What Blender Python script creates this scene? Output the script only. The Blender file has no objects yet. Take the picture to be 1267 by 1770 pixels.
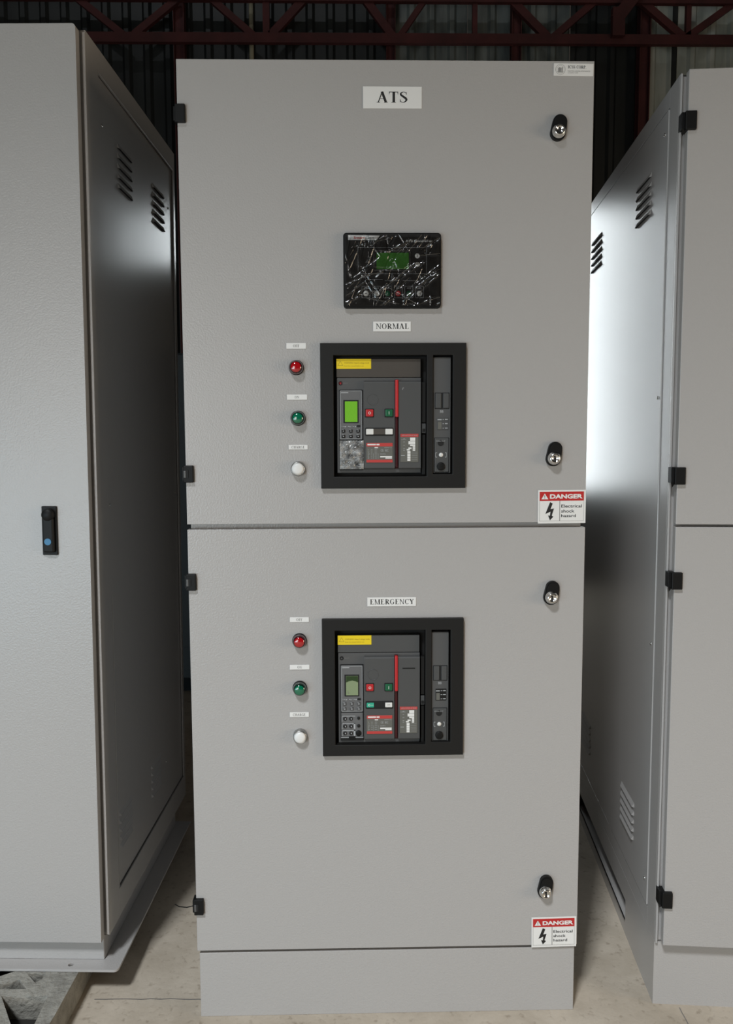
import bpy, bmesh, math, random
from mathutils import Vector, Matrix
from mathutils.geometry import tessellate_polygon
random.seed(7)
SC = bpy.context.scene
COL = SC.collection
FZ = -0.006                                   # floor height

# ---------------------------------------------------------------- camera
F_PX, CAMLOC, YAW, PITCH, ROLL = 1409.55, (-0.0853, -1.8330, 1.3686), 0.02106, -0.09053, -0.004186
def make_camera():
    sy, cy, sp, cp = math.sin(YAW), math.cos(YAW), math.sin(PITCH), math.cos(PITCH)
    f = Vector((sy*cp, cy*cp, sp)); r0 = Vector((cy, -sy, 0)); u0 = r0.cross(f)
    cr, sr = math.cos(ROLL), math.sin(ROLL)
    r = cr*r0 + sr*u0; u = -sr*r0 + cr*u0
    cd = bpy.data.cameras.new('camera'); cd.sensor_fit = 'VERTICAL'; cd.sensor_height = 36.0
    cd.lens = F_PX/1770*36.0; cd.clip_start = 0.05
    co = bpy.data.objects.new('camera', cd); COL.objects.link(co)
    m = Matrix((r, u, -f)).transposed().to_4x4(); m.translation = Vector(CAMLOC)
    co.matrix_world = m; SC.camera = co
make_camera()

# ---------------------------------------------------------------- world, lights, exposure
SC.view_settings.view_transform = 'Standard'; SC.view_settings.look = 'None'
SC.view_settings.exposure = 0.08; SC.view_settings.gamma = 1.0; SC.view_settings.use_curve_mapping = False
SC.cycles.use_denoising = True
W = bpy.data.worlds.new('world'); SC.world = W; W.use_nodes = True
W.node_tree.nodes['Background'].inputs[0].default_value = (1.0, 0.86, 0.72, 1)
W.node_tree.nodes['Background'].inputs[1].default_value = 0.035
def area(name, loc, target, sx, sy, power, col):
    ld = bpy.data.lights.new(name, 'AREA'); ld.shape = 'RECTANGLE'; ld.size = sx; ld.size_y = sy
    ld.energy = power; ld.color = col
    o = bpy.data.objects.new(name, ld); COL.objects.link(o); o.location = loc
    o.rotation_euler = (Vector(target)-Vector(loc)).to_track_quat('-Z', 'Y').to_euler()
    return o
area('high_daylight_beyond_door', (-2.75, -6.7, 9.3), (0, 0, 0.3), 1.3, 1.3, 870, (0.92, 0.965, 1.0))
area('open_door_daylight', (-2.3, -5.0, 1.5), (-1.2, 0, 1.4), 2.2, 2.0, 48, (1.0, 0.97, 0.93))
area('low_cool_fill', (-3.6, -4.2, 0.6), (-0.3, 0, 0.5), 3.6, 1.1, 58, (0.55, 0.82, 1.0))  # added cool fill to brighten the lower cabinet fronts
area('side_door_daylight', (5.0, -2.2, 1.25), (0, 0, 1.25), 2.0, 1.7, 72, (1.0, 0.82, 0.60))
area('back_window_daylight', (0.45, 6.35, 2.2), (0.45, 0, 2.2), 0.75, 2.7, 50, (0.90, 0.97, 1.0))

# ---------------------------------------------------------------- materials
def principled(name, col, rough=0.5, metal=0.0, spec=0.5, coat=0.0, emit=None, es=0.0, trans=0.0, alpha=1.0):
    m = bpy.data.materials.new(name); m.use_nodes = True
    b = m.node_tree.nodes['Principled BSDF']
    b.inputs['Base Color'].default_value = (*col, 1); b.inputs['Roughness'].default_value = rough
    b.inputs['Metallic'].default_value = metal; b.inputs['Specular IOR Level'].default_value = spec
    b.inputs['Coat Weight'].default_value = coat; b.inputs['Coat Roughness'].default_value = 0.08
    b.inputs['Transmission Weight'].default_value = trans; b.inputs['Alpha'].default_value = alpha
    if emit: b.inputs['Emission Color'].default_value = (*emit, 1); b.inputs['Emission Strength'].default_value = es
    return m
def add_bump(m, scale, strength, dist=0.001, detail=2.0, colvar=None, rv=None):
    nt = m.node_tree; N = nt.nodes; L = nt.links; b = N['Principled BSDF']
    tc = N.new('ShaderNodeTexCoord'); no = N.new('ShaderNodeTexNoise')
    no.inputs['Scale'].default_value = scale; no.inputs['Detail'].default_value = detail
    L.new(tc.outputs['Object'], no.inputs['Vector'])
    bp = N.new('ShaderNodeBump'); bp.inputs['Strength'].default_value = strength; bp.inputs['Distance'].default_value = dist
    L.new(no.outputs['Fac'], bp.inputs['Height']); L.new(bp.outputs['Normal'], b.inputs['Normal'])
    if colvar:
        c = b.inputs['Base Color'].default_value[:]
        n2 = N.new('ShaderNodeTexNoise'); n2.inputs['Scale'].default_value = colvar[0]; n2.inputs['Detail'].default_value = 6
        n2.inputs['Roughness'].default_value = 0.65
        L.new(tc.outputs['Object'], n2.inputs['Vector'])
        cr = N.new('ShaderNodeValToRGB'); e = cr.color_ramp.elements
        e[0].position = 0.3; e[1].position = 0.72
        e[0].color = (*[x*(1-colvar[1]) for x in c[:3]], 1); e[1].color = (*[min(1, x*(1+colvar[1])) for x in c[:3]], 1)
        L.new(n2.outputs['Fac'], cr.inputs['Fac']); L.new(cr.outputs['Color'], b.inputs['Base Color'])
    return m
M = {}
M['paint'] = add_bump(principled('grey_powder_coat', (0.424, 0.409, 0.398), 0.30, spec=0.5), 260, 0.5, 0.0012, 1.5)
M['paint_side'] = add_bump(principled('grey_powder_coat_smooth', (0.424, 0.409, 0.398), 0.24, spec=0.55), 320, 0.12, 0.001, 1.5)
M['black'] = principled('black_plastic', (0.006, 0.006, 0.006), 0.5, spec=0.25)
M['bezel'] = add_bump(principled('black_frame_plastic', (0.011, 0.0105, 0.010), 0.5, spec=0.3), 900, 0.1, 0.0004)
M['dark'] = principled('dark_interior', (0.004, 0.004, 0.004), 0.7)
M['housing'] = principled('charcoal_plastic', (0.085, 0.085, 0.085), 0.42)
M['housing2'] = principled('charcoal_plastic_cover', (0.070, 0.071, 0.071), 0.45)
M['cover'] = principled('brown_reflection_tone', (0.085, 0.075, 0.066), 0.28)
M['trip'] = principled('trip_unit_grey', (0.13, 0.13, 0.132), 0.4)
M['line'] = principled('pale_grey_line', (0.42, 0.43, 0.44), 0.5)
M['white'] = principled('white_plastic', (0.78, 0.77, 0.74), 0.4)
M['sticker'] = principled('white_sticker', (0.80, 0.79, 0.77), 0.45)
M['print'] = principled('black_print', (0.012, 0.011, 0.011), 0.6)
M['print_grey'] = principled('grey_print', (0.18, 0.17, 0.16), 0.6)
M['red'] = principled('red_plastic', (0.50, 0.022, 0.026), 0.35)
M['red_band'] = principled('red_print', (0.52, 0.05, 0.045), 0.45)
M['darkred'] = principled('dark_red_plastic', (0.05, 0.004, 0.006), 0.3)
M['sign_red'] = principled('danger_red_print', (0.50, 0.022, 0.022), 0.45)
M['green'] = principled('green_plastic', (0.006, 0.11, 0.045), 0.35)
M['mint'] = principled('green_flag', (0.03, 0.40, 0.26), 0.4)
M['yellow'] = principled('yellow_sticker', (0.85, 0.63, 0.01), 0.45)
M['ochre'] = principled('ochre_print', (0.36, 0.25, 0.015), 0.5)
M['plate'] = principled('olive_grey_plate', (0.13, 0.128, 0.112), 0.5)
M['chrome'] = add_bump(principled('chrome', (0.75, 0.74, 0.72), 0.18, metal=1.0), 160, 0.5, 0.001)
M['steel'] = principled('satin_steel_ring', (0.42, 0.42, 0.41), 0.32, metal=1.0)
M['screw'] = principled('screw_steel', (0.7, 0.7, 0.68), 0.2, metal=1.0)
M['lcd_on'] = add_bump(principled('lit_green_display', (0.10, 0.28, 0.02), 0.15, emit=(0.16, 0.42, 0.03), es=0.42), 400, 0.3, 0.001)
M['lcd_off'] = principled('pale_display', (0.24, 0.30, 0.17), 0.2)
M['lcd_top'] = principled('dark_green_display', (0.022, 0.05, 0.014), 0.2)
M['lcd_ctrl'] = principled('controller_display', (0.03, 0.10, 0.02), 0.1, emit=(0.04, 0.16, 0.02), es=0.16)
M['lens_red'] = principled('red_lens', (0.42, 0.003, 0.008), 0.06, spec=0.8, coat=1.0)
M['lens_green'] = principled('green_lens', (0.0, 0.15, 0.075), 0.06, spec=0.8, coat=1.0)
M['lens_white'] = principled('white_lens', (0.80, 0.79, 0.77), 0.4, coat=0.1)
M['ring_red'] = principled('dark_red_lens_rim', (0.035, 0.002, 0.005), 0.08, coat=1.0)
M['ring_green'] = principled('dark_green_lens_rim', (0.001, 0.016, 0.010), 0.08, coat=1.0)
M['blue'] = principled('blue_dot', (0.045, 0.20, 0.38), 0.5)
M['wood'] = principled('pale_timber', (0.30, 0.27, 0.19), 0.8)
M['redsteel'] = add_bump(principled('red_oxide_steel', (0.056, 0.010, 0.010), 0.7), 6, 0.3, 0.01, colvar=(3, 0.4))
M['concrete'] = add_bump(principled('rough_concrete_block', (0.29, 0.28, 0.25), 0.95, spec=0.2), 90, 1.0, 0.006, 6, colvar=(14, 0.35))
M['hole_shade'] = principled('block_hole_shade', (0.025, 0.023, 0.02), 0.95)
M['bgcab'] = principled('far_blue_grey_paint', (0.085, 0.088, 0.088), 0.6)
# clear film: mostly see-through, with sharp sheen
def film(name, dens, glare=0.0):
    m = bpy.data.materials.new(name); m.use_nodes = True; nt = m.node_tree; N = nt.nodes; L = nt.links
    N.clear(); out = N.new('ShaderNodeOutputMaterial'); mix = N.new('ShaderNodeMixShader')
    tr = N.new('ShaderNodeBsdfTransparent'); gl = N.new('ShaderNodeBsdfGlossy'); gl.inputs['Roughness'].default_value = 0.12
    fr = N.new('ShaderNodeFresnel'); fr.inputs['IOR'].default_value = dens
    tc = N.new('ShaderNodeTexCoord'); mp = N.new('ShaderNodeMapping'); mp.inputs['Scale'].default_value = (1, 1, 0.45)
    mp.inputs['Rotation'].default_value = (0, 0.5, 0)
    no = N.new('ShaderNodeTexVoronoi'); no.inputs['Scale'].default_value = 60; no.feature = 'F1'
    bp = N.new('ShaderNodeBump'); bp.inputs['Strength'].default_value = 0.25; bp.inputs['Distance'].default_value = 0.006
    L.new(tc.outputs['Object'], mp.inputs['Vector']); L.new(mp.outputs['Vector'], no.inputs['Vector'])
    L.new(no.outputs['Distance'], bp.inputs['Height']); L.new(bp.outputs['Normal'], gl.inputs['Normal'])
    L.new(fr.outputs['Fac'], mix.inputs['Fac']); L.new(tr.outputs[0], mix.inputs[1]); L.new(gl.outputs[0], mix.inputs[2])
    if glare:  # patchy white diffuse stands for bright reflections on the plastic
        df = N.new('ShaderNodeBsdfDiffuse'); df.inputs['Color'].default_value = (.75, .75, .74, 1); m2 = N.new('ShaderNodeMixShader')
        n3 = N.new('ShaderNodeTexNoise'); n3.inputs['Scale'].default_value = 55; n3.inputs['Detail'].default_value = 3; mr = N.new('ShaderNodeMapRange')
        mr.inputs[1].default_value = .38; mr.inputs[2].default_value = .68; mr.inputs[3].default_value = glare*.25; mr.inputs[4].default_value = glare*1.8
        L.new(tc.outputs['Object'], n3.inputs['Vector']); L.new(n3.outputs['Fac'], mr.inputs[0]); L.new(mr.outputs[0], m2.inputs['Fac'])
        L.new(mix.outputs[0], m2.inputs[1]); L.new(df.outputs[0], m2.inputs[2]); L.new(m2.outputs[0], out.inputs['Surface']); return m
    L.new(mix.outputs[0], out.inputs['Surface']); return m
M['film'] = film('clear_plastic_film', 1.8)
M['clearcover'] = film('clear_cover_white_glare', 1.8, .30)
# concrete floor: mottled beige with pits and stains
def floor_mat():
    m = principled('concrete_floor', (0.36, 0.32, 0.26), 0.8, spec=0.25)
    nt = m.node_tree; N = nt.nodes; L = nt.links; b = N['Principled BSDF']; tc = N.new('ShaderNodeTexCoord')
    n1 = N.new('ShaderNodeTexNoise'); n1.inputs['Scale'].default_value = 3.5; n1.inputs['Detail'].default_value = 9; n1.inputs['Roughness'].default_value = 0.7
    n2 = N.new('ShaderNodeTexNoise'); n2.inputs['Scale'].default_value = 60; n2.inputs['Detail'].default_value = 4
    r1 = N.new('ShaderNodeValToRGB'); e = r1.color_ramp.elements; e[0].position = 0.33; e[1].position = 0.68
    e[0].color = (0.39, 0.335, 0.265, 1); e[1].color = (0.56, 0.495, 0.41, 1)
    r2 = N.new('ShaderNodeValToRGB'); e = r2.color_ramp.elements; e[0].position = 0.27; e[1].position = 0.42
    e[0].color = (0.72, 0.70, 0.68, 1); e[1].color = (1, 1, 1, 1)
    mx = N.new('ShaderNodeMixRGB'); mx.blend_type = 'MULTIPLY'; mx.inputs[0].default_value = 1
    for n in (n1, n2): L.new(tc.outputs['Object'], n.inputs['Vector'])
    L.new(n1.outputs['Fac'], r1.inputs['Fac']); L.new(n2.outputs['Fac'], r2.inputs['Fac'])
    L.new(r1.outputs['Color'], mx.inputs[1]); L.new(r2.outputs['Color'], mx.inputs[2]); L.new(mx.outputs['Color'], b.inputs['Base Color'])
    bp = N.new('ShaderNodeBump'); bp.inputs['Strength'].default_value = 0.4; bp.inputs['Distance'].default_value = 0.003
    L.new(n2.outputs['Fac'], bp.inputs['Height']); L.new(bp.outputs['Normal'], b.inputs['Normal'])
    return m
M['floor'] = floor_mat()
def sheet(name, c0, c1, rough=0.5):
    m = principled(name, c0, rough); nt = m.node_tree; N = nt.nodes; L = nt.links
    tc = N.new('ShaderNodeTexCoord'); mp = N.new('ShaderNodeMapping'); mp.inputs['Scale'].default_value = (5.5, 1, 0.9)
    no = N.new('ShaderNodeTexNoise'); no.inputs['Scale'].default_value = 1.6; no.inputs['Detail'].default_value = 5
    r = N.new('ShaderNodeValToRGB'); e = r.color_ramp.elements; e[0].position = 0.35; e[1].position = 0.7
    e[0].color = (*c0, 1); e[1].color = (*c1, 1)
    L.new(tc.outputs['Object'], mp.inputs['Vector']); L.new(mp.outputs['Vector'], no.inputs['Vector'])
    L.new(no.outputs['Fac'], r.inputs['Fac']); L.new(r.outputs['Color'], N['Principled BSDF'].inputs['Base Color'])
    return m
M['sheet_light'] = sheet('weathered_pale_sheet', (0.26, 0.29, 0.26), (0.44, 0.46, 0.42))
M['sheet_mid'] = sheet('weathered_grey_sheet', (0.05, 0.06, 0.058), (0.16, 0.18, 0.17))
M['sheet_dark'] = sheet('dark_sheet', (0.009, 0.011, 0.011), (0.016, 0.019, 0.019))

# ---------------------------------------------------------------- mesh helpers
class MB:
    def __init__(s): s.bm = bmesh.new(); s.mats = []
    def mi(s, mat):
        mat = M[mat] if isinstance(mat, str) else mat
        if mat not in s.mats: s.mats.append(mat)
        return s.mats.index(mat)
    def box(s, x0, x1, y0, y1, z0, z1, mat, bev=0.0, seg=2):
        t = bmesh.new(); bmesh.ops.create_cube(t, size=1)
        for v in t.verts: v.co = ((x0+x1)/2+v.co.x*(x1-x0), (y0+y1)/2+v.co.y*(y1-y0), (z0+z1)/2+v.co.z*(z1-z0))
        if bev: bmesh.ops.bevel(t, geom=t.edges[:], offset=bev, segments=seg, affect='EDGES', profile=0.5)
        s.merge(t, mat); return s
    def merge(s, t, mat, smooth=False):
        k = s.mi(mat) if mat is not None else None; d = {}
        for v in t.verts: d[v] = s.bm.verts.new(v.co)
        for f in t.faces:
            try: g = s.bm.faces.new([d[v] for v in f.verts])
            except ValueError: continue
            g.material_index = k if k is not None else f.material_index; g.smooth = smooth or f.smooth
        t.free()
    def poly(s, pts, mat):                               # flat polygon, 3-D points
        vs = [s.bm.verts.new(p) for p in pts]
        if len(vs) <= 4: fs = [s.bm.faces.new(vs)]
        else:
            fs = [s.bm.faces.new([vs[i] for i in tri]) for tri in tessellate_polygon([[Vector(p) for p in pts]])]
        for f in fs: f.material_index = s.mi(mat)
    def prism(s, outer, holes, fn, a, b, mat):           # 2-D polygon with holes between depths a and b; fn(p,q,d) -> point
        loops = [outer]+list(holes); pts = [p for l in loops for p in l]
        tris = tessellate_polygon([[Vector((p[0], p[1], 0)) for p in l] for l in loops]); k = s.mi(mat)
        A = [s.bm.verts.new(fn(p[0], p[1], a)) for p in pts]; B = [s.bm.verts.new(fn(p[0], p[1], b)) for p in pts]
        for t in tris:
            for V in (A, B): 
                try: s.bm.faces.new([V[i] for i in t]).material_index = k
                except ValueError: pass
        o = 0
        for l in loops:
            n = len(l)
            for i in range(n):
                j = (i+1) % n
                s.bm.faces.new([A[o+i], A[o+j], B[o+j], B[o+i]]).material_index = k
            o += n
    def grid(s, xs, zs, holes, y0, y1, mat):             # upright plate with rectangular holes
        k = s.mi(mat); V = {}
        def v(i, j, y):
            if (i, j, y) not in V: V[(i, j, y)] = s.bm.verts.new((xs[i], y, zs[j]))
            return V[(i, j, y)]
        nx, nz = len(xs)-1, len(zs)-1
        keep = lambda i, j: 0 <= i < nx and 0 <= j < nz and (i, j) not in holes
        def q(*vs): s.bm.faces.new(vs).material_index = k
        for i in range(nx):
            for j in range(nz):
                if not keep(i, j): continue
                q(v(i, j, y0), v(i+1, j, y0), v(i+1, j+1, y0), v(i, j+1, y0)); q(v(i, j, y1), v(i, j+1, y1), v(i+1, j+1, y1), v(i+1, j, y1))
                if not keep(i-1, j): q(v(i, j, y0), v(i, j+1, y0), v(i, j+1, y1), v(i, j, y1))
                if not keep(i+1, j): q(v(i+1, j, y0), v(i+1, j, y1), v(i+1, j+1, y1), v(i+1, j+1, y0))
                if not keep(i, j-1): q(v(i, j, y0), v(i, j, y1), v(i+1, j, y1), v(i+1, j, y0))
                if not keep(i, j+1): q(v(i, j+1, y0), v(i+1, j+1, y0), v(i+1, j+1, y1), v(i, j+1, y1))
    def lathe(s, prof, n, cx, cz, y0, mat, smooth=True, mats=None):  # axis along -Y: prof = (radius, forward)
        rings = []
        for r, f in prof:
            if r <= 1e-6: rings.append([s.bm.verts.new((cx, y0-f, cz))])
            else: rings.append([s.bm.verts.new((cx+r*math.cos(2*math.pi*i/n), y0-f, cz+r*math.sin(2*math.pi*i/n))) for i in range(n)])
        for a in range(len(rings)-1):
            A, B = rings[a], rings[a+1]; k = s.mi(mats[a] if mats else mat)
            for i in range(n):
                j = (i+1) % n
                if len(A) == 1 and len(B) == 1: continue
                if len(A) == 1: f = s.bm.faces.new([A[0], B[i], B[j]])
                elif len(B) == 1: f = s.bm.faces.new([A[i], A[j], B[0]])
                else: f = s.bm.faces.new([A[i], A[j], B[j], B[i]])
                f.material_index = k; f.smooth = smooth
    def cyl(s, cx, cz, r, y0, y1, mat, n=28):             # disc facing -Y, from y0 (front) to y1 (back)
        s.lathe([(0, 0), (r, 0), (r, y0-y1)], n, cx, cz, y0, mat, smooth=False)
    def tube(s, pts, r, mat, n=8):
        pts = [Vector(p) for p in pts]; rings = []; k = s.mi(mat)
        for i, p in enumerate(pts):
            d = (pts[min(i+1, len(pts)-1)]-pts[max(i-1, 0)]).normalized()
            a = d.cross(Vector((0, 0, 1)) if abs(d.z) < 0.9 else Vector((1, 0, 0))).normalized(); b = d.cross(a)
            rings.append([s.bm.verts.new(p+r*(a*math.cos(2*math.pi*j/n)+b*math.sin(2*math.pi*j/n))) for j in range(n)])
        for A, B in zip(rings, rings[1:]):
            for j in range(n):
                f = s.bm.faces.new([A[j], A[(j+1) % n], B[(j+1) % n], B[j]]); f.material_index = k; f.smooth = True
        for R in (rings[0], rings[-1]): s.bm.faces.new(R).material_index = k
    def beam(s, p, q, w, d, mat):                        # rectangular bar from p to q, width w in the XZ plane, depth d in Y
        p, q = Vector(p), Vector(q); a = (q-p).normalized(); n = Vector((-a.z, 0, a.x))*w/2; y = Vector((0, d/2, 0))
        vs = [s.bm.verts.new(c) for c in (p+n-y, p-n-y, q-n-y, q+n-y, p+n+y, p-n+y, q-n+y, q+n+y)]; k = s.mi(mat)
        for f in ((0, 1, 2, 3), (4, 7, 6, 5), (0, 4, 5, 1), (1, 5, 6, 2), (2, 6, 7, 3), (3, 7, 4, 0)):
            s.bm.faces.new([vs[i] for i in f]).material_index = k
    def build(s, name, parent=None, recalc=True):
        if recalc: bmesh.ops.recalc_face_normals(s.bm, faces=s.bm.faces[:])
        me = bpy.data.meshes.new(name); s.bm.to_mesh(me); s.bm.free()
        for m in s.mats: me.materials.append(m)
        o = bpy.data.objects.new(name, me); COL.objects.link(o)
        if parent: o.parent = parent
        return o
def bevel(o, w=0.0015, seg=2):
    b = o.modifiers.new('bevel', 'BEVEL'); b.width = w; b.segments = seg; b.limit_method = 'ANGLE'; return o
def tag(o, label, cat, group=None, kind=None):
    if label: o['label'] = label
    if cat: o['category'] = cat
    if group: o['group'] = group
    if kind: o['kind'] = kind
    return o
def thing(name, label, cat, loc=(0, 0, 0), rot=(0, 0, 0), group=None):
    o = bpy.data.objects.new(name, None); COL.objects.link(o); o.location = loc; o.rotation_euler = rot
    o.empty_display_size = 0.05
    return tag(o, label, cat, group)
def B(name, parent, x0, x1, y0, y1, z0, z1, mat, bev=0.0, label=None):
    o = MB().box(x0, x1, y0, y1, z0, z1, mat, bev).build(name, parent)
    if label: o['label'] = label
    return o

# ---------------------------------------------------------------- lettering
def sans(mb, text, x0, x1, z, h, y, mat, bold=0.0, shear=0.0):
    cu = bpy.data.curves.new('t', 'FONT'); cu.body = text; cu.size = 1; cu.offset = bold; cu.shear = shear; cu.resolution_u = 3
    ob = bpy.data.objects.new('t', cu); COL.objects.link(ob); bpy.context.view_layer.update()
    me = bpy.data.meshes.new_from_object(ob)
    xs = [v.co.x for v in me.vertices]; w = max(xs)-min(xs); cap = 0.70+bold*2
    t = bmesh.new(); t.from_mesh(me)
    for v in t.verts: v.co = Vector((x0+(v.co.x-min(xs))*(x1-x0)/w, y, z+(v.co.y+bold)*h/cap))
    mb.merge(t, mat); bpy.data.objects.remove(ob); bpy.data.curves.remove(cu); bpy.data.meshes.remove(me)
def stroke(pts, ws):
    out = []; n = len(pts); L = []; R = []
    for i in range(n):
        a, b = pts[max(i-1, 0)], pts[min(i+1, n-1)]; dx, dy = b[0]-a[0], b[1]-a[1]; l = math.hypot(dx, dy) or 1
        w = ws[i]/2; L.append((pts[i][0]-dy/l*w, pts[i][1]+dx/l*w)); R.append((pts[i][0]+dy/l*w, pts[i][1]-dx/l*w))
    for i in range(n-1): out.append([L[i], R[i], R[i+1], L[i+1]])
    return out
def ring(cx, cy, rx, ry, a0, a1, t=.15, th=.05, n=20):
    out = []
    for i in range(n):
        A, C = [math.radians(a0+(a1-a0)*k/n) for k in (i, i+1)]
        o = lambda a: (cx+rx*math.cos(a), cy+ry*math.sin(a)); q = lambda a: (cx+(rx-t)*math.cos(a), cy+(ry-th)*math.sin(a))
        out.append([o(A), o(C), q(C), q(A)])
    return out
def rc(x0, x1, y0, y1): return [[(x0, y0), (x1, y0), (x1, y1), (x0, y1)]]
def catmull(P, m=6):
    Q = [P[0]]+P+[P[-1]]; out = []
    for i in range(1, len(Q)-2):
        for k in range(m):
            t = k/m; out.append(tuple(0.5*(2*Q[i][d]+(Q[i+1][d]-Q[i-1][d])*t+(2*Q[i-1][d]-5*Q[i][d]+4*Q[i+1][d]-Q[i+2][d])*t*t+(3*Q[i][d]-Q[i-1][d]-3*Q[i+1][d]+Q[i+2][d])*t**3) for d in range(len(P[0]))))
    return out+[P[-1]]
T, H_, S_ = .175, .07, .05
def stem(x, w=T, base=True, top=True):
    o = rc(x, x+w, 0, 1)
    if base: o += rc(x-.08, x+w+.08, 0, S_)
    if top: o += rc(x-.08, x+w+.08, 1-S_, 1)
    return o
def glyph(c):
    if c == 'A': return .80, stroke([(.12, 0), (.40, 1)], [H_, H_])+stroke([(.66, 0), (.385, 1)], [T, T])+rc(.22, .58, .33, .38)+rc(.02, .24, 0, S_)+rc(.52, .78, 0, S_)
    if c == 'T': return .70, rc(.275, .275+T, 0, 1)+rc(.19, .51, 0, S_)+rc(.03, .67, 1-.06, 1)+[[(.03, 1), (.09, 1), (.05, .74), (.03, .74)], [(.61, 1), (.67, 1), (.67, .74), (.65, .74)]]
    if c == 'S':
        P = catmull([(.50, .72, .03), (.46, .90, .05), (.30, .975, .05), (.13, .88, .10), (.12, .72, .14), (.28, .55, .17), (.44, .40, .17), (.50, .25, .14), (.42, .09, .09), (.26, .025, .05), (.11, .10, .05), (.06, .30, .03)])
        return .60, stroke([p[:2] for p in P], [p[2] for p in P])+[[(.48, .95), (.51, .98), (.51, .70), (.49, .70)], [(.045, .02), (.075, .05), (.065, .32), (.045, .32)]]
    if c == 'N': return .86, stem(.12, H_, top=False)+stem(.69, H_, base=False)+rc(.02, .17, 1-S_, 1)+[[(.08, 1), (.24, 1), (.745, 0), (.66, 0)]]
    if c == 'O' or c == '0': return .80, ring(.40, .5, .36, .52, 0, 360)
    if c == 'C': return .74, ring(.40, .5, .36, .52, 42, 318)+[[(.64, .98), (.67, .98), (.67, .68), (.64, .68)], [(.60, .88), (.66, .68), (.63, .68), (.58, .84)]]
    if c == 'G': return .82, ring(.40, .5, .36, .52, 45, 320)+rc(.56, .70, .03, .42)+rc(.48, .78, .40, .44)+[[(.64, .98), (.67, .98), (.67, .68), (.64, .68)]]
    if c == 'R': return .78, stem(.12)+ring(.30, .74, .34, .26, -90, 90, .15, .05)+rc(.2, .32, .95, 1)+rc(.2, .32, .48, .53)+stroke([(.36, .5), (.66, .02)], [T, T])+rc(.56, .80, 0, S_)
    if c == 'P': return .66, stem(.12)+ring(.28, .73, .34, .27, -90, 90, .15, .05)+rc(.2, .30, .95, 1)+rc(.2, .30, .46, .51)
    if c == 'M': return 1.0, stem(.13, H_, top=False)+stem(.74)+rc(.03, .2, 1-S_, 1)+[[(.08, 1), (.24, 1), (.54, 0), (.46, 0)], [(.78, 1), (.82, 1), (.54, 0), (.49, 0)]]
    if c == 'L': return .68, stem(.12)+rc(.1, .62, 0, .05)+[[(.58, 0), (.64, 0), (.64, .28), (.62, .28)]]
    if c == 'E': return .70, stem(.12)+rc(.1, .62, 0, .05)+rc(.1, .58, .95, 1)+rc(.2, .44, .49, .54)+[[(.59, 0), (.64, 0), (.65, .26), (.63, .26)], [(.55, 1), (.60, 1), (.60, .76), (.58, .76)], [(.42, .64), (.45, .64), (.45, .39), (.42, .39)]]
    if c == 'F': return .64, stem(.12)+rc(.1, .58, .95, 1)+rc(.2, .44, .49, .54)+[[(.55, 1), (.60, 1), (.60, .76), (.58, .76)], [(.42, .64), (.45, .64), (.45, .39), (.42, .39)]]
    if c == 'H': return .86, stem(.12)+stem(.60)+rc(.2, .65, .49, .54)
    if c == 'I': return .40, stem(.12)
    if c == 'Y': return .76, stroke([(.12, 1), (.40, .45)], [T, T])+stroke([(.66, 1), (.40, .45)], [H_, H_])+rc(.325, .325+T, 0, .5)+rc(.24, .56, 0, S_)+rc(.0, .28, 1-S_, 1)+rc(.54, .78, 1-S_, 1)
    if c == '.': return .25, rc(.06, .19, 0, .12)
    return .35, []
def serif(mb, text, x0, x1, z, h, y, mat):
    x = 0; P = []
    for c in text:
        a, ps = glyph(c)
        for p in ps: P.append([(q[0]+x, q[1]) for q in p])
        x += a+.04
    k = (x1-x0)/x
    for i, p in enumerate(P): mb.poly([(x0+q[0]*k, y-0.000002*(i % 7), z+q[1]*h) for q in p], mat)

# ---------------------------------------------------------------- setting
fl = MB(); fl.box(-8, 8, -9, 6.6, FZ-0.05, FZ, 'floor'); tag(fl.build('floor'), 'worn beige concrete floor with a thin seam', None, kind='structure')
# seams as narrow grooves filled with darker grit
def seam(pts, w):
    mb = MB()
    for p, q in zip(pts, pts[1:]):
        p, q = Vector((*p, 0)), Vector((*q, 0)); n = (q-p).normalized().cross(Vector((0, 0, 1)))*w/2
        mb.poly([(v.x, v.y, FZ+0.0004) for v in (p-n, q-n, q+n, p+n)], 'print_grey')
    return tag(mb.build('trim_1'), 'thin seam line in the concrete floor', None, kind='structure')
def jag(p, q, n, a): return [(p[0]+(q[0]-p[0])*i/n+random.uniform(-a, a), p[1]+(q[1]-p[1])*i/n+random.uniform(-a, a)) for i in range(n+1)]
seam(jag((-0.72, 0.0745), (-0.44, 0.0665), 12, .0015), 0.0028)
seam(jag((0.7055, 0.0049), (0.70, -0.11), 6, .001), 0.0022)
# back wall: corrugated sheets, each run of sheets with its own weathering, a doorway-height opening behind the middle
WY = 6.2
OP = (0.05, 0.85, 0.8, 3.6)
def corrugated(x0, x1, z0, z1, mat, mb, dx=.0):
    k = mb.mi(mat); p = 0.19; prof = [(0, 0), (.10, 0), (.125, -.03), (.165, -.03)]; xs = []
    n0 = math.floor(x0/p)-1
    for i in range(n0, math.ceil(x1/p)+1):
        for a, b in prof: xs.append((i*p+a, b))
    xs = [(x, b) for x, b in xs if x0 < x < x1]; xs = [(x0, xs[0][1])]+xs+[(x1, xs[-1][1])]
    lo = [mb.bm.verts.new((x, WY+b+dx, z0)) for x, b in xs]; hi = [mb.bm.verts.new((x, WY+b+dx, z1)) for x, b in xs]
    for i in range(len(xs)-1): mb.bm.faces.new([lo[i], lo[i+1], hi[i+1], hi[i]]).material_index = k
wb = MB()
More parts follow.
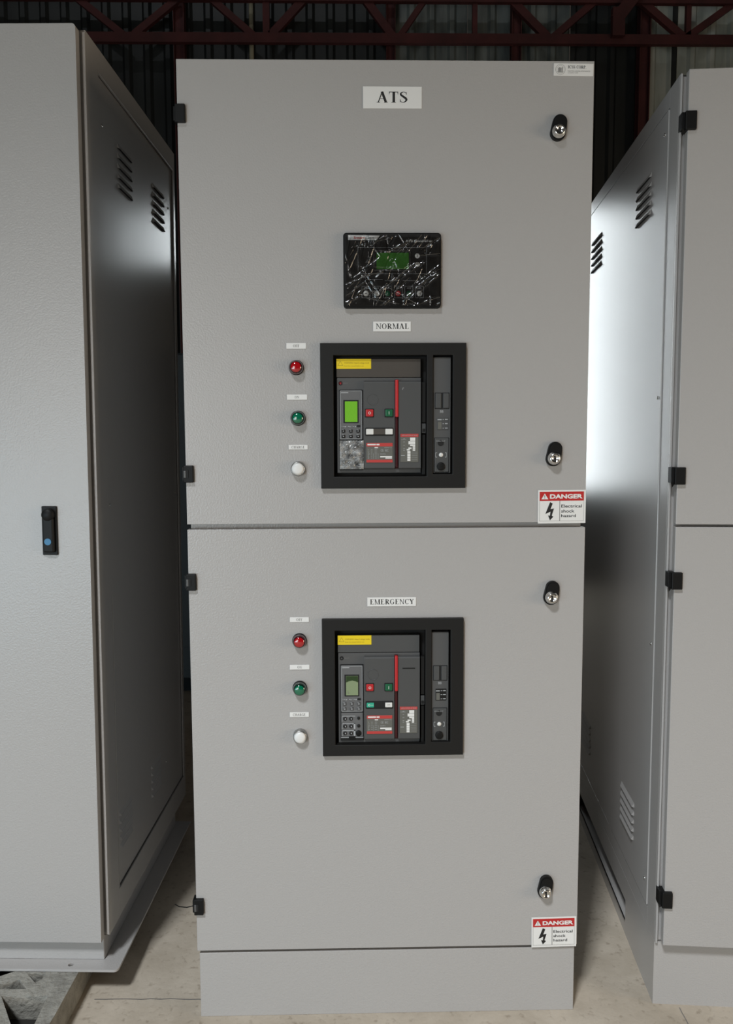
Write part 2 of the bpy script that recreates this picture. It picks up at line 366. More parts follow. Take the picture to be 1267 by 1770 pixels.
for x0, x1, m in [(-8, 0.35, 'sheet_dark'), (0.35, 1.05, 'sheet_mid'), (1.05, 2.02, 'sheet_mid'), (2.02, 2.72, 'sheet_dark'), (2.72, 3.0, 'sheet_light'), (3.02, 4.2, 'sheet_light'), (4.2, 8, 'sheet_mid')]:
    a, b = max(x0, OP[0]), min(x1, OP[1])
    if a < b:
        if x0 < OP[0]: corrugated(x0, OP[0], FZ, 8, m, wb)
        if x1 > OP[1]: corrugated(OP[1], x1, FZ, 8, m, wb)
        corrugated(a, b, FZ, OP[2], m, wb); corrugated(a, b, OP[3], 8, m, wb)
    else: corrugated(x0, x1, FZ, 8, m, wb)
wb.box(2.985, 3.035, WY-.035, WY+.01, FZ, 8, 'sheet_dark')
wbo = wb.build('wall_back', recalc=False); tag(wbo, 'corrugated sheet back wall in dark and weathered pale sheets', None, kind='structure')
sol = wbo.modifiers.new('s', 'SOLIDIFY'); sol.thickness = 0.004
wf = MB(); cx0, cx1, cz0, cz1 = OP
for b_ in ((cx0-.06, cx1+.06, cz1, cz1+.06), (cx0-.06, cx1+.06, cz0-.06, cz0), (cx0-.06, cx0, cz0, cz1), (cx1, cx1+.06, cz0, cz1)):
    wf.box(b_[0], b_[1], WY-.06, WY+.05, b_[2], b_[3], 'redsteel')
tag(wf.build('window_1'), 'steel frame of the bright opening in the back wall', None, kind='structure')

mb = MB(); mb.box(-8, 8, -3.26, -3.2, 5.28, 8.5, 'sheet_dark'); tag(mb.build('shading_lintel'), 'added unseen lintel wall behind the camera, shading the cabinet tops', None, kind='structure')  # added out of view to cut daylight on the upper cabinet fronts
def column(x, w, label, cat='column', z1=8.0, y=6.05, name='steel_column', mat='redsteel', z0=FZ, group='red steel columns of the back wall'):
    mb = MB(); mb.box(x-w/2, x+w/2, y-.004, y+.004, z0, z1, mat)                       # web seen as an I section
    mb.box(x-w/2, x-w/2+.008, y-.05, y+.05, z0, z1, mat); mb.box(x+w/2-.008, x+w/2, y-.05, y+.05, z0, z1, mat)
    return tag(mb.build(name), label, cat, group)
column(-1.615, .10, 'dark red steel column behind the gap left of the middle cabinet')
column(0.322, .085, 'dark red steel post above the ATS nameplate')
column(1.48, .09, 'dark red steel post above the company sticker of the middle cabinet')
column(2.675, .10, 'dark red steel column between the middle cabinet and the right cabinet')
mb = MB(); mb.lathe([(0, 0)], 8, 0, 0, 0, 'wood') if False else None
mb.tube([(-0.975, 6.14, FZ), (-0.978, 6.14, 2.5), (-0.97, 6.14, 4.6), (-0.965, 6.14, 8)], .022, 'wood', 10)
tag(mb.build('pole'), 'pale thin upright pole behind the red truss, left of centre', 'pole')
# horizontal red truss across the back wall
tr = thing('steel_truss', 'dark red steel truss running across the back wall above the cabinets', 'truss', (0, 5.9, 4.93))
def tb(name, p, q, w, d=.05, y=0): mb = MB(); mb.beam((p[0], y, p[1]-4.93), (q[0], y, q[1]-4.93), w, d, 'redsteel'); return mb.build(name, tr)
tb('chord', (-6, 4.955), (6, 4.97), .085); tb('chord', (-6, 5.315), (6, 5.315), .075)
for p, q, w in [((2.600, 5.315), (3.00, 5.0), .065), ((3.46, 5.31), (3.02, 5.0), .06), ((3.035, 5.3), (3.035, 5.0), .045),
                ((1.43, 5.30), (1.745, 5.0), .07), ((2.16, 5.30), (1.80, 5.0), .06), ((1.08, 5.30), (1.08, 5.0), .045),
                ((0.09, 5.31), (0.33, 5.0), .07), ((-0.47, 5.31), (-0.77, 5.0), .07), ((-0.81, 5.3), (-0.81, 5.0), .06),
                ((-1.30, 5.31), (-0.93, 5.0), .06), ((-1.6, 5.31), (-2.0, 5.0), .06), ((-2.5, 5.31), (-2.1, 5.0), .06), ((0.62, 5.31), (0.40, 5.0), .05)]:
    tb('diagonal_brace', p, q, w, y=.03)
mb = MB(); mb.beam((2.62, 0, 5.47-4.93), (2.345, 0, 5.11-4.93), .11, .06, 'redsteel'); mb.beam((2.365, -.004, 5.215-4.93), (2.365, -.004, 4.97-4.93), .11, .06, 'redsteel')
o = mb.build('knee_brace', tr); o.location.y = -.05
mb = MB(); mb.box(-.62, .05, 2.95, 3.05, FZ, 2.36, 'concrete'); tag(mb.build('light_blocker'), 'added unseen slab behind the middle cabinet, blocking window light', None, kind='structure')  # added unseen blocker keeping window light off the left cabinet side
# far cabinet seen through the gap
t = thing('far_cabinet', 'blue-grey cabinet far behind the gap between left and middle cabinets', 'cabinet', (-0.70, 2.5, FZ))
B('body', t, -.9, .9, 0, .4, .085, 1.82, 'bgcab', .004); B('base', t, -.85, .85, .05, .35, 0, .085, 'dark')
B('door', t, -.895, .895, -.02, 0, .26, 1.81, 'bgcab', .003)

# ---------------------------------------------------------------- cabinet pieces
def hinge_block(name, parent, x, z, side=-1, w=.022, h=.038, slot=True):
    # black hinge body wrapping a door edge; side -1 = at a left edge
    mb = MB(); mb.box(x, x+w, -.009, .012, z-h/2, z+h/2, 'black', .0018)
    mb.box(x-.004, x+.004, -.004, .022, z-h/2+.004, z+h/2-.004, 'black', .001)
    if slot: mb.box(x+.006, x+.011, -.0105, -.008, z-h*.22, z+h*.22, 'dark'); mb.box(x+.001, x+.006, -.0115, -.008, z-h*.22, z+h*.2, 'housing', .0008)
    return mb.build(name, parent)
def lock(parent, x, z):
    # black escutcheon tilted a little, chrome barrel standing out of its lower half
    mb = MB(); a = math.radians(-10); R_ = .0155; dz = .0115; pts = []
    for i in range(13): pts.append((R_*math.cos(math.pi*i/12), dz+R_*math.sin(math.pi*i/12)))
    for i in range(13): pts.append((-R_*1.08*math.cos(math.pi*i/12), -dz-R_*1.08*math.sin(math.pi*i/12)))
    fn = lambda p, q, d: (x+p*math.cos(a)-q*math.sin(a), d, z+p*math.sin(a)+q*math.cos(a))
    mb.prism(pts, [], fn, 0.0, -.009, 'black')
    pts2 = [(p*.8, q*.84) for p, q in pts]; mb.prism(pts2, [], fn, -.009, -.011, 'black')
    o = mb.build('door_lock', parent); bevel(o, .001)
    cx, cz = fn(0, -dz+.001, 0)[0], fn(0, -dz+.001, 0)[2]
    c = MB(); c.lathe([(.0145, 0), (.0145, .004), (.012, .0055), (.012, .010), (.0105, .012), (.0075, .0125), (.0065, .0105), (0, .0105)], 28, cx, cz, -.0105, 'chrome')
    c.box(cx-.0012, cx+.0012, -.0222, -.0205, cz-.005, cz+.005, 'dark')
    c.build('lock_barrel', parent)
def screw(mb, P, n, r=.004):
    q = Vector(n).to_track_quat('Z', 'Y'); t = bmesh.new(); bmesh.ops.create_uvsphere(t, u_segments=10, v_segments=6, radius=r)
    for v in t.verts: v.co = q @ Vector((v.co.x, v.co.y, v.co.z*.45))+Vector(P)
    mb.merge(t, 'screw', True)
def louvers(name, parent, x, y0, y1, ztop, n, pitch, sgn, mat='paint_side', out=.0052):
    # n pressed hoods on a side sheet whose face is at x; sgn = outward direction; each hood opens downwards
    mb = MB()
    for i in range(n):
        z = ztop-i*pitch; h = pitch*.52; d = out*sgn; e = .006
        A = [(x, y0, z), (x, y1, z), (x+d, y1-e, z-h), (x+d, y0+e, z-h), (x, y0, z-h), (x, y1, z-h)]
        vs = [mb.bm.verts.new(p) for p in A]; k = mb.mi(mat)
        for f in ((0, 1, 2, 3), (0, 3, 4), (1, 5, 2)): mb.bm.faces.new([vs[j] for j in f]).material_index = k
        # dark opening under the hood
        vs2 = [mb.bm.verts.new(p) for p in ((x+.0004*sgn, y0+e*.6, z-h+.0008), (x+.0004*sgn, y1-e*.6, z-h+.0008), (x+d*.96, y1-e, z-h+.0008), (x+d*.96, y0+e, z-h+.0008))]
        mb.bm.faces.new(vs2).material_index = mb.mi('dark')
    return mb.build(name, parent)
def side_slots(mb, x, y0, y1, z0, z1): pass

def plain_body(parent, x0, x1, y0, y1, z0, z1, bars, mat='paint', lip=.03):
    # open-fronted sheet enclosure with a front flange and cross bars
    mb = MB(); t = .003
    mb.box(x0, x0+t, y0, y1, z0, z1, mat); mb.box(x1-t, x1, y0, y1, z0, z1, mat)
    mb.box(x0+t, x1-t, y0, y1, z1-t, z1, mat); mb.box(x0+t, x1-t, y0, y1, z0, z0+t, mat)
    mb.box(x0+t, x1-t, y1-t, y1, z0+t, z1-t, mat)
    mb.box(x0+t, x0+lip, y0, y0+t, z0+t, z1-t, mat); mb.box(x1-lip, x1-t, y0, y0+t, z0+t, z1-t, mat)
    for b0, b1 in [(z0+t, z0+lip), (z1-lip, z1-t)]+bars: mb.box(x0+lip, x1-lip, y0, y0+t, b0, b1, mat)
    return mb.build('body', parent)

# ---------------------------------------------------------------- MIDDLE CABINET (front of doors in the plane y = 0)
DEP = 1.30
mid = thing('switchgear_cabinet', 'middle grey cabinet with two breaker windows in its two doors', 'cabinet', (0, 0, FZ)); mz = -FZ
plain_body(mid, -.446, .446, .022, DEP, mz+.155, mz+2.176, [(mz+1.14, mz+1.20)])
mb = MB(); mb.box(-.4465, .4465, .006, DEP, 0, mz+.154, 'paint'); bevel(mb.build('plinth', mid), .001)
kx = .3236/940; def_u = lambda u: .0138+(u-742)*kx
def door_with_hole(name, z0, z1, xs, hz):
    X = sorted([-.4505, .4505]+list(xs)); Z = sorted([z0, z1]+list(hz)); mb = MB()
    mb.grid(X, [mz+z for z in Z], {(1, 1)}, 0, .003, 'paint')
    e = .003                                                                       # folded edges
    for b in ((-.4505, -.4475, z0, z1), (.4475, .4505, z0, z1)): mb.box(b[0], b[1], .003, .0205, mz+b[2], mz+b[3], 'paint')
    mb.box(-.4475, .4475, .003, .0205, mz+z0, mz+z0+e, 'paint'); mb.box(-.4475, .4475, .003, .0205, mz+z1-e, mz+z1, 'paint')
    return mb.build(name, mid)
up = bevel(door_with_hole('door', 1.1765, 2.178, (-.130, .160), (1.272, 1.561)), .0008)
lo = bevel(door_with_hole('door', .1635, 1.1645, (-.132, .158), (.653, .943)), .0008)
up['label'] = 'upper door with controller, breaker window and three lamps'; lo['label'] = 'lower door with breaker window and three lamps'
for d, zs in ((up, (2.0645, 1.290)), (lo, (1.0455, .2755))):
    for z in zs: hinge_block('hinge', d, -.4545, mz+z, slot=z < 2)
w = MB(); w.tube([(-.4555, .005, mz+.273), (-.475, .01, mz+.266), (-.495, .02, mz+.262), (-.507, .03, mz+.262)], .0012, 'black', 6); w.build('wire', lo)['label'] = 'short black wire sticking out beside the hinge'
lock(up, .3742, mz+2.0376); lock(up, .3758, mz+1.3316); lock(lo, .3752, mz+1.0155); lock(lo, .3722, mz+.3125)
B('mounting_shelf', mid, -.40, .40, .10, .30, mz+1.255, mz+1.262, 'dark'); B('mounting_shelf', mid, -.40, .40, .10, .30, mz+.636, mz+.643, 'dark')

# ---------------------------------------------------------------- RIGHT CABINET
RH = 2.159
rc_ = thing('switchgear_cabinet', 'right grey cabinet with louvred side and two plain doors, cut off by the frame', 'cabinet', (.6455, .022, FZ), (0, 0, -.098))
z_ = -FZ
RD = 1.14
# body: corner posts / frame with a recessed side sheet
mb = MB(); t = .003
# left side as frame with recess for the panel (in the plane u = 0)
bz0, bz1 = z_+.155, z_+RH
ring_u = lambda y0, y1, z0, z1: mb.box(0, .004, y0, y1, z0, z1, 'paint_side')
ring_u(0, .068, bz0, bz1); ring_u(1.072, RD, bz0, bz1); ring_u(.068, 1.072, bz0, z_+.200); ring_u(.068, 1.072, z_+2.118, bz1)
mb.box(.004, .9, 0, RD, bz1-.004, bz1, 'paint'); mb.box(.004, .9, 0, RD, bz0, bz0+.004, 'paint'); mb.box(.896, .9, 0, RD, bz0, bz1, 'paint'); mb.box(.004, .9, RD-.004, RD, bz0, bz1, 'paint')
mb.box(.004, .03, 0, .004, bz0, bz1, 'paint'); mb.box(.87, .9, 0, .004, bz0, bz1, 'paint'); mb.box(.03, .87, 0, .004, z_+1.14, z_+1.20, 'paint')
mb.box(0, .005, -.010, 0, bz0, bz1, 'paint', .001)                                   # rolled front lip
bevel(mb.build('body', rc_), .0006)
sp = MB(); sp.box(-.0018, .006, .071, 1.069, z_+.204, z_+2.114, 'paint_side', .0011); spo = sp.build('side_panel', rc_)
for y0, y1 in ((.203, .345), (.788, .940)):
    louvers('louver', spo, -.0018, y0, y1, z_+2.018, 5, .0225, -1); louvers('louver', spo, -.0018, y0+.01, y1+.01, z_+.401, 5, .0225, -1)
for y in (.094, 1.045):
    for z in (2.066, 1.461, .863, .262): s = MB(); screw(s, (-.0025, y, z_+z), (-1, 0, 0), .0042); s.build('screw', spo)
# plinth with a long fork-lift slot in the side
mb = MB()
def px(y0, y1, z0, z1, x0=.0, x1=.003): mb.box(x0, x1, y0, y1, z0, z1, 'paint_side')
px(.0, .285, 0, z_+.154); px(1.0, RD, 0, z_+.154); px(.285, 1.0, z_+.088, z_+.154); px(.285, 1.0, 0, z_+.030)
mb.box(.0, .06, .285, 1.0, z_+.024, z_+.030, 'paint_side'); mb.box(.06, .063, .285, 1.0, z_+.030, z_+.088, 'dark')
mb.box(.003, .9, 0, .003, 0, z_+.154, 'paint'); mb.box(.897, .9, .003, RD, 0, z_+.154, 'paint'); mb.box(.003, .897, RD-.003, RD, 0, z_+.154, 'paint')
pl = mb.build('plinth', rc_)
s = MB(); screw(s, (.04, .46, z_+.034), (0, 0, 1), .009); s.build('bolt', pl)
def rdoor(z0, z1, label, hs):
    d = MB(); d.box(.012, .893, -.030, -.008, z_+z0, z_+z1, 'paint', .0012); d = d.build('door', rc_); d['label'] = label
    for z in hs:
        m = MB(); m.box(.005, .029, -.039, -.006, z_+z-.0195, z_+z+.0195, 'black', .0018)
        m.box(-.001, .008, -.030, -.004, z_+z-.016, z_+z+.0195, 'black', .001)
        m.poly([(-.0005, -.03, z_+z-.016), (.008, -.03, z_+z-.016), (.004, -.02, z_+z-.028)], 'black')
        m.build('hinge', d)
    return d
rdoor(1.1705, 2.159, 'plain upper door', (2.0505, 1.2805)); rdoor(.163, 1.1645, 'plain lower door', (1.0415, .279))

# ---------------------------------------------------------------- LEFT CABINET, standing on concrete blocks
LZ = .134; LH = 2.240
lc = thing('electrical_cabinet', 'left grey cabinet on a flanged base, with a black swing handle on its door', 'cabinet', (-.6898, .1123, .0655), (0, .0066, -.035)); lc.scale = (1.0555,)*3
l = lambda z: z-LZ
LD = .765
mb = MB()
mb.box(-.004, 0, 0, .078, l(.200), l(LH), 'paint_side'); mb.box(-.004, 0, .745, LD, l(.200), l(LH), 'paint_side')
mb.box(-.004, 0, .078, .745, l(.200), l(.270), 'paint_side'); mb.box(-.004, 0, .078, .745, l(2.186), l(LH), 'paint_side')
mb.box(-.80, -.004, 0, LD, l(LH)-.004, l(LH), 'paint'); mb.box(-.80, -.004, 0, LD, l(.2), l(.204), 'paint'); mb.box(-.80, -.796, 0, LD, l(.2), l(LH), 'paint'); mb.box(-.80, -.004, LD-.004, LD, l(.2), l(LH), 'paint')
mb.box(-.80, -.004, 0, .004, l(.2), l(LH), 'paint')
mb.box(-.0055, .0005, -.006, 0, l(.205), l(LH)-.006, 'paint', .0008)
bevel(mb.build('body', lc), .001)
sp = MB(); sp.box(-.008, -.005, .080, .743, l(.272), l(2.184), 'paint_side'); sp.box(-.0035, .0014, .080, .743, l(2.1835), l(2.1865), 'paint', .0007)
sp.box(-.0035, .0005, .079, .0815, l(.272), l(1.0), 'paint', .0005)
spo = sp.build('side_panel', lc)
for y0, y1 in ((.215, .330), (.525, .645)):
    louvers('louver', spo, -.005, y0, y1, l(2.083), 5, .0235, 1)
for y0 in (.205, .490): louvers('louver', spo, -.005, y0-.1, y0, l(.452), 5, .0205, 1, out=.0045)
for y, zz in ((.105, 2.082), (.094, 1.213), (.088, .365), (.70, 2.06), (.72, 1.2), (.55, .40)): s = MB(); screw(s, (-.004, y, l(zz)), (1, 0, 0), .0035); s.build('screw', spo)
# door with rounded top corner
d = MB(); pts = [(-.79, l(.200)), (-.0105, l(.200))]
for i in range(7): a = math.pi/2*i/6; pts.append((-.0185+.008*math.cos(a), l(LH)-.008+.008*math.sin(a)))
pts.append((-.79, l(LH)))
d.prism(pts, [], lambda p, q, dd: (p, dd, q), -.030, -.008, 'paint'); dl = bevel(d.build('door', lc), .0025, 3)
g = MB(); g.box(-.7, -.012, -.008, -.004, l(.21), l(2.23), 'dark'); g.build('gasket', dl)
# swing handle
hx, hz = -.098, l(1.166)
h = MB(); h.box(hx-.017, hx+.017, -.0345, -.030, hz-.0545, hz+.0545, 'black', .0015); ho = h.build('handle_plate', dl)
h = MB(); h.box(hx-.0125, hx+.0125, -.045, -.0345, hz-.048, hz+.030, 'black', .004, 3); h.lathe([(.0135, 0), (.0135, .010), (.0115, .0125), (0, .0125)], 24, hx, hz+.036, -.0345, 'black'); h.build('swing_handle', dl)
h = MB(); h.cyl(hx-.0005, hz-.0235, .0075, -.0458, -.0449, 'blue'); h.build('blue_dot', dl)['label'] = 'round blue sticker on the handle'
# base: recessed plinth with bottom flange
mb = MB(); mb.box(-.79, -.014, -.002, .68, l(.140), l(.200), 'paint', .002); mb.build('plinth', lc)
r = .012; pts = [(-.83, -.040), (.022, -.040)]
pts = [(-.83, -.040)]+[(.030-r+r*math.sin(a), -.040+r-r*math.cos(a)) for a in [math.pi/2*i/6 for i in range(7)]]+[(.030, .70), (-.83, .70)]
hole = [(-.0865+.0065*math.cos(2*math.pi*i/14), -.0215+.006*math.sin(2*math.pi*i/14)) for i in range(14)]
mb = MB(); mb.prism(pts, [hole], lambda p, q, dd: (p, q, dd), l(.1345), l(.140), 'paint'); bevel(mb.build('base_flange', lc), .0008)
s = MB(); s.lathe([(0, 0)], 3, 0, 0, 0, 'screw') if False else None
# concrete block supports
def breeze(name, x, y, label, w=.39, dd=.39):
    o = []; X0, X1, Y0, Y1 = -w, 0, -.26, .13
    outer = [(X0, Y0), (X1-.012, Y0), (X1-.004, -.17), (X1, -.03), (X1, Y1), (X0, Y1)]
    holes = [[(-.146, -.103), (-.041, -.106), (-.036, -.235), (-.058, -.24)],
             [(-.178, -.130), (-.078, -.245), (-.19, -.245)],
             [(-.200, -.080), (-.098, -.083), (-.127, -.0485), (-.165, -.062)],
             [(-.118, -.028), (-.074, -.030), (-.076, -.050), (-.087, -.061)],
             [(-.30, -.10), (-.215, -.11), (-.22, -.235), (-.29, -.23)], [(-.27, -.06), (-.20, -.05), (-.15, -.02), (-.17, .07), (-.26, .06)]]
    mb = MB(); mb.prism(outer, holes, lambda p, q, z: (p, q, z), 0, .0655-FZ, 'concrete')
    mb.poly([(p, q, .012) for p, q in outer], 'hole_shade')  # near-black bottom stands for the shade inside the block openings
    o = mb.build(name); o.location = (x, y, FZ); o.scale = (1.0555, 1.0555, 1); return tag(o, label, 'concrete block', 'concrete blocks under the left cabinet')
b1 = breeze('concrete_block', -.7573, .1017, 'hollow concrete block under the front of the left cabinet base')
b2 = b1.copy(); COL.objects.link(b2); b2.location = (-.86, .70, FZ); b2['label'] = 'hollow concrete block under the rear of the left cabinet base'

# ---------------------------------------------------------------- CIRCUIT BREAKERS (built in window units, centre at 742,518.5)
def breaker(cx, cz, label, lit):
    root = thing('circuit_breaker', label, 'circuit breaker', (cx, 0, cz-.165), (0, 0, 0))
    k = kx; U = lambda u: (u-742)*k; V = lambda v: (518.5-v)*k+.165
    def bx(name, u0, v0, u1, v1, y0, y1, mat, bev=0.0, parent=root, label=None):
        return B(name, parent, U(u0), U(u1), y0, y1, V(v1), V(v0), mat, bev, label)
    def add(mb, u0, v0, u1, v1, y0, y1, mat, bev=0.0): mb.box(U(u0), U(u1), y0, y1, V(v1), V(v0), mat, bev)
    # window frame with two openings
    f = MB(); f.grid([U(a) for a in (272, 357, 958, 998, 1126, 1212)], [V(a) for a in (985, 908, 894, 130, 52)], {(1, 1), (1, 2), (3, 2)}, -.011, -.0004, 'bezel')
    bevel(f.build('window_frame', root), .0012)
    f = MB(); f.grid([U(a) for a in (345, 357, 958, 998, 1126, 1138)], [V(a) for a in (920, 908, 894, 130, 118)], {(1, 1), (1, 2), (3, 2)}, .0, .020, 'bezel'); f.build('frame_collar', root)
    bx('back_box', 350, 125, 1135, 915, .0215, .135, 'dark')
    hs = bx('housing', 378, 271, 924, 886, .012, .030, 'housing', .0015)
    bx('top_cover', 376, 150, 921, 267, .011, .030, 'cover' if lit else 'housing2', .001)  # brownish reflection put into the colour of the upper cover
    y = bx('warning_sticker', 376, 150, 600, 213, .0100, .0109, 'yellow')
    mb = MB()
    tri = [(U(385), V(192)), (U(418), V(192)), (U(401), V(164))]
    for a, b in zip(tri, tri[1:]+tri[:1]): mb.beam((a[0], .0099, a[1]), (b[0], .0099, b[1]), .0007, .0001, 'ochre')
    sans(mb, 'WARNING: Hazard voltage inside', U(425), U(588), V(180), 10*k, .0098, 'ochre'); sans(mb, 'Read the manual before use', U(425), U(552), V(198), 7*k, .0098, 'ochre')
    mb.build('lettering', y)
    # raised covers
    def cover(name, u0, v0, u1, v1):
        o = MB(); n = 8; yb, yf = .014, .0035; P = []
        # side profile: rounded top and bottom, extruded across
        for i in range(n+1): a = math.pi/2*i/n; P.append((yf+.008*(1-math.sin(a)), V(v0)-14*k*(1-math.cos(a))))
        for i in range(n+1): a = math.pi/2*i/n; P.append((yf+.006*(1-math.cos(a)), V(v1)+12*k*(1-math.sin(a))))
        P = [(yb, V(v0))]+P+[(yb, V(v1))]; P2 = []
        for q in P:
            if not P2 or (abs(q[0]-P2[-1][0])+abs(q[1]-P2[-1][1])) > 1e-6: P2.append(q)
        o.prism(P2, [], lambda p, q, d: (d, p, q), U(u0), U(u1), 'housing2')
        o = bevel(o.build(name, root), .0012); return o
    fc = cover('front_cover', 552, 290, 751, 862)
    rcv = cover('right_cover', 777, 290, 921, 862)
    m = MB(); m.lathe([(37*k, 0), (37*k, .0006), (34.5*k, .0006), (34.5*k, 0)], 40, U(610), V(412), .0035, 'housing'); m.build('round_cap', fc)
    bx('handle_slot', 752, 283, 776, 858, .009, .013, 'darkred', .0006, label='dark red slot below the handle')
    h = MB(); h.box(U(754), U(775), -.001, .010, V(525), V(285), 'red', .0022, 3); h.build('charging_handle', root)['label'] = 'bright red vertical lever'
    h = MB(); h.box(U(756), U(773), .006, .0088, V(848), V(527), 'darkred', .001); h.build('handle_shaft', root)
    for nm, mat, u0, u1, ch in (('off_button', 'red', 563, 613, 'O'), ('on_button', 'green', 689, 739, 'I')):
        m = MB(); m.box(U(u0-4), U(u1+4), .0022, .0036, V(525), V(470), 'dark', .0006); m.box(U(u0), U(u1), -.001, .0030, V(521), V(474), mat, .0022, 3); o = m.build(nm, fc)
        g = MB(); uc = (u0+u1)/2
        if ch == 'O': g.lathe([(8.5*k, 0), (5.8*k, 0)], 24, U(uc), V(498), -.0012, 'white')
        else: g.box(U(uc-1.6), U(uc+1.6), -.0013, -.0011, V(508), V(488), 'white')
        g.build('symbol', fc)
    m = MB(); m.box(U(560), U(742), .0018, .0036, V(643), V(593), 'dark', .0018, 3); iw = m.build('indicator_window', fc)
    if lit:  # reflection on the upper window put into pale flag and brownish pane colours
        m = MB(); m.box(U(565), U(613), .0008, .0020, V(636), V(600), 'white', .001); m.build('state_flag', fc)['label'] = 'pale flag at the left of the indicator window'
        m = MB(); m.box(U(613), U(690), .0012, .0020, V(636), V(600), 'cover'); m.build('window_glass', fc)
        m = MB(); m.box(U(690), U(738), .0008, .0020, V(636), V(600), 'white', .001); m.build('charge_flag', fc)['label'] = 'cream flag at the right of the indicator window'
    else:
        m = MB(); m.box(U(566), U(615), .0008, .0020, V(634), V(602), 'mint', .001); m.lathe([(7*k, 0), (4.6*k, 0)], 20, U(583), V(618), .0006, 'white'); m.box(U(595), U(612), .0005, .0007, V(619), V(617), 'white'); m.build('state_flag', fc)['label'] = 'green flag reading open'
        m = MB(); m.box(U(690), U(737), .0008, .0020, V(634), V(602), 'white', .001); sans(m, 'OK', U(703), U(724), V(621), 8*k, .0006, 'print_grey'); m.build('charge_flag', fc)['label'] = 'white flag at the right of the indicator window'
    # rating plate
    m = MB(); m.box(U(566), U(738), .0024, .0034, V(818), V(690), 'plate', .0004); rp = m.build('rating_plate', fc)
    m = MB(); m.box(U(567), U(737), .0021, .0024, V(713), V(691), 'red_band'); m.box(U(567), U(737), .0021, .0024, V(817), V(799), 'red_band')
    m.box(U(574), U(628), .0018, .0021, V(706), V(697), 'sticker'); m.box(U(632), U(652), .0018, .0021, V(706), V(697), 'sticker')
    sans(m, 'CE  IEC', U(660), U(710), V(746), 14*k, .0022, 'line'); sans(m, '60947-2', U(684), U(730), V(723), 6*k, .0022, 'line')
    sans(m, '50/60Hz', U(656), U(692), V(765), 6*k, .0022, 'line'); m.box(U(620), U(642), .0021, .0024, V(724), V(717), 'sticker')
    m.box(U(656), U(733), .0021, .0024, V(784), V(775), 'sticker'); m.box(U(690), U(733), .0021, .0024, V(793), V(783), 'sticker')
    for v in (735, 748, 761, 774, 787): m.box(U(576), U(582+(v % 3)*3), .0022, .0024, V(v+2), V(v), 'line'); m.box(U(596), U(606), .0022, .0024, V(v+2), V(v), 'line'); m.box(U(620), U(636), .0022, .0024, V(v+2), V(v), 'line')
    for u in (580, 612, 643): m.box(U(u), U(u+1.2), .0022, .0024, V(795), V(758), 'line')
    m.build('lettering', fc)
    # settings plate on the right cover
    m = MB(); m.box(U(788), U(905), .0024, .0034, V(815), V(632), 'plate', .0004); m.build('settings_plate', rcv)
    m = MB(); m.box(U(788), U(905), .0021, .0024, V(652), V(633), 'red_band'); sans(m, 'APPLICATION AC 50/60', U(796), U(898), V(646), 7*k, .0019, 'line')
    steps = [(851, 884, 657, 678), (840, 884, 680, 700), (851, 884, 702, 712), (868, 884, 713, 722), (840, 860, 721, 731), (868, 884, 724, 733), (829, 848, 731, 740), (868, 884, 735, 743), (833, 853, 744, 760), (833, 853, 762, 777), (833, 853, 779, 793), (833, 853, 795, 809)]
    for a, b, c, d_ in steps: m.box(U(a), U(b), .0021, .0024, V(d_), V(c), 'sticker')
    for v in (663, 684, 706, 727, 738): m.box(U(806), U(818), .0022, .0024, V(v+2), V(v), 'line')
    for v in (668,): m.box(U(792), U(826), .0022, .0024, V(v+1.5), V(v), 'line')
    for v in (750, 762, 774, 786, 800): m.box(U(860), U(898), .0022, .0024, V(v+1), V(v), 'line')
    m.box(U(792), U(816), .0022, .0024, V(774), V(771), 'line')
    m.build('lettering', rcv)
    if lit: m = MB(); sans(m, 'r', U(800), U(812), V(350), 22*k, .0033, 'line', shear=.3); m.build('logo_mark', rcv)
    else: m = MB(); m.box(U(806), U(890), .0030, .0034, V(375), V(368), 'bezel'); m.build('logo_mark', rcv)
    # small round button top left
    m = MB(); m.lathe([(13*k, 0), (13*k, .001), (10*k, .0015), (9*k, .0008), (0, .0008)], 22, U(401), V(305), .012, 'darkred' if lit else 'dark')
    m.lathe([(5*k, 0), (0, 0)], 12, U(401), V(305), .0108, 'red' if lit else 'housing'); m.build('reset_button', hs)
    m = MB(); sans(m, 'RESET', U(418), U(452), V(309), 8*k, .0118, 'print_grey'); m.build('lettering', hs)
    # trip unit
    tu = bx('trip_unit', 391, 347, 545, 868, .0090, .0130, 'dark', .0008)
    m = MB(); m.box(U(396), U(541), .0070, .0092, V(668), V(352), 'trip', .0008); m.build('keypad_panel', tu)
    m = MB()
    for a in ((398, 354, 539, 356.5), (398, 663, 539, 665.5), (398, 354, 400.5, 665), (536.5, 354, 539, 665)): add(m, *a, .0066, .0072, 'line')
    m.box(U(404), U(452), .0066, .0071, V(369), V(363), 'line')
    for i, u in enumerate(range(404, 500, 11)): m.box(U(u), U(u+(5 if i % 2 else 8)), .0066, .0071, V(582+(i % 3)*3), V(580), 'line')
    m.build('printed_lines', tu)
    m = MB(); m.box(U(419), U(518), .0062, .0074, V(562), V(413), 'dark', .0006); m.build('display_bezel', tu)
    m = MB()
    if lit: m.box(U(429), U(510), .0056, .0064, V(554), V(422), 'lcd_on', .0003); 
    else:
        m.box(U(429), U(510), .0056, .0064, V(554), V(422), 'lcd_off', .0003)
        m.prism([(U(430), V(423)), (U(430), V(466)), (U(445), V(458)), (U(470), V(453)), (U(494), V(458)), (U(509), V(466)), (U(509), V(423))], [], lambda p, q, d: (p, d, q), .0053, .0056, 'lcd_top')
        m.box(U(441), U(444), .0053, .0056, V(540), V(522), 'print_grey'); m.box(U(444), U(450), .0053, .0056, V(542), V(538), 'print_grey')
    m.build('display', tu)
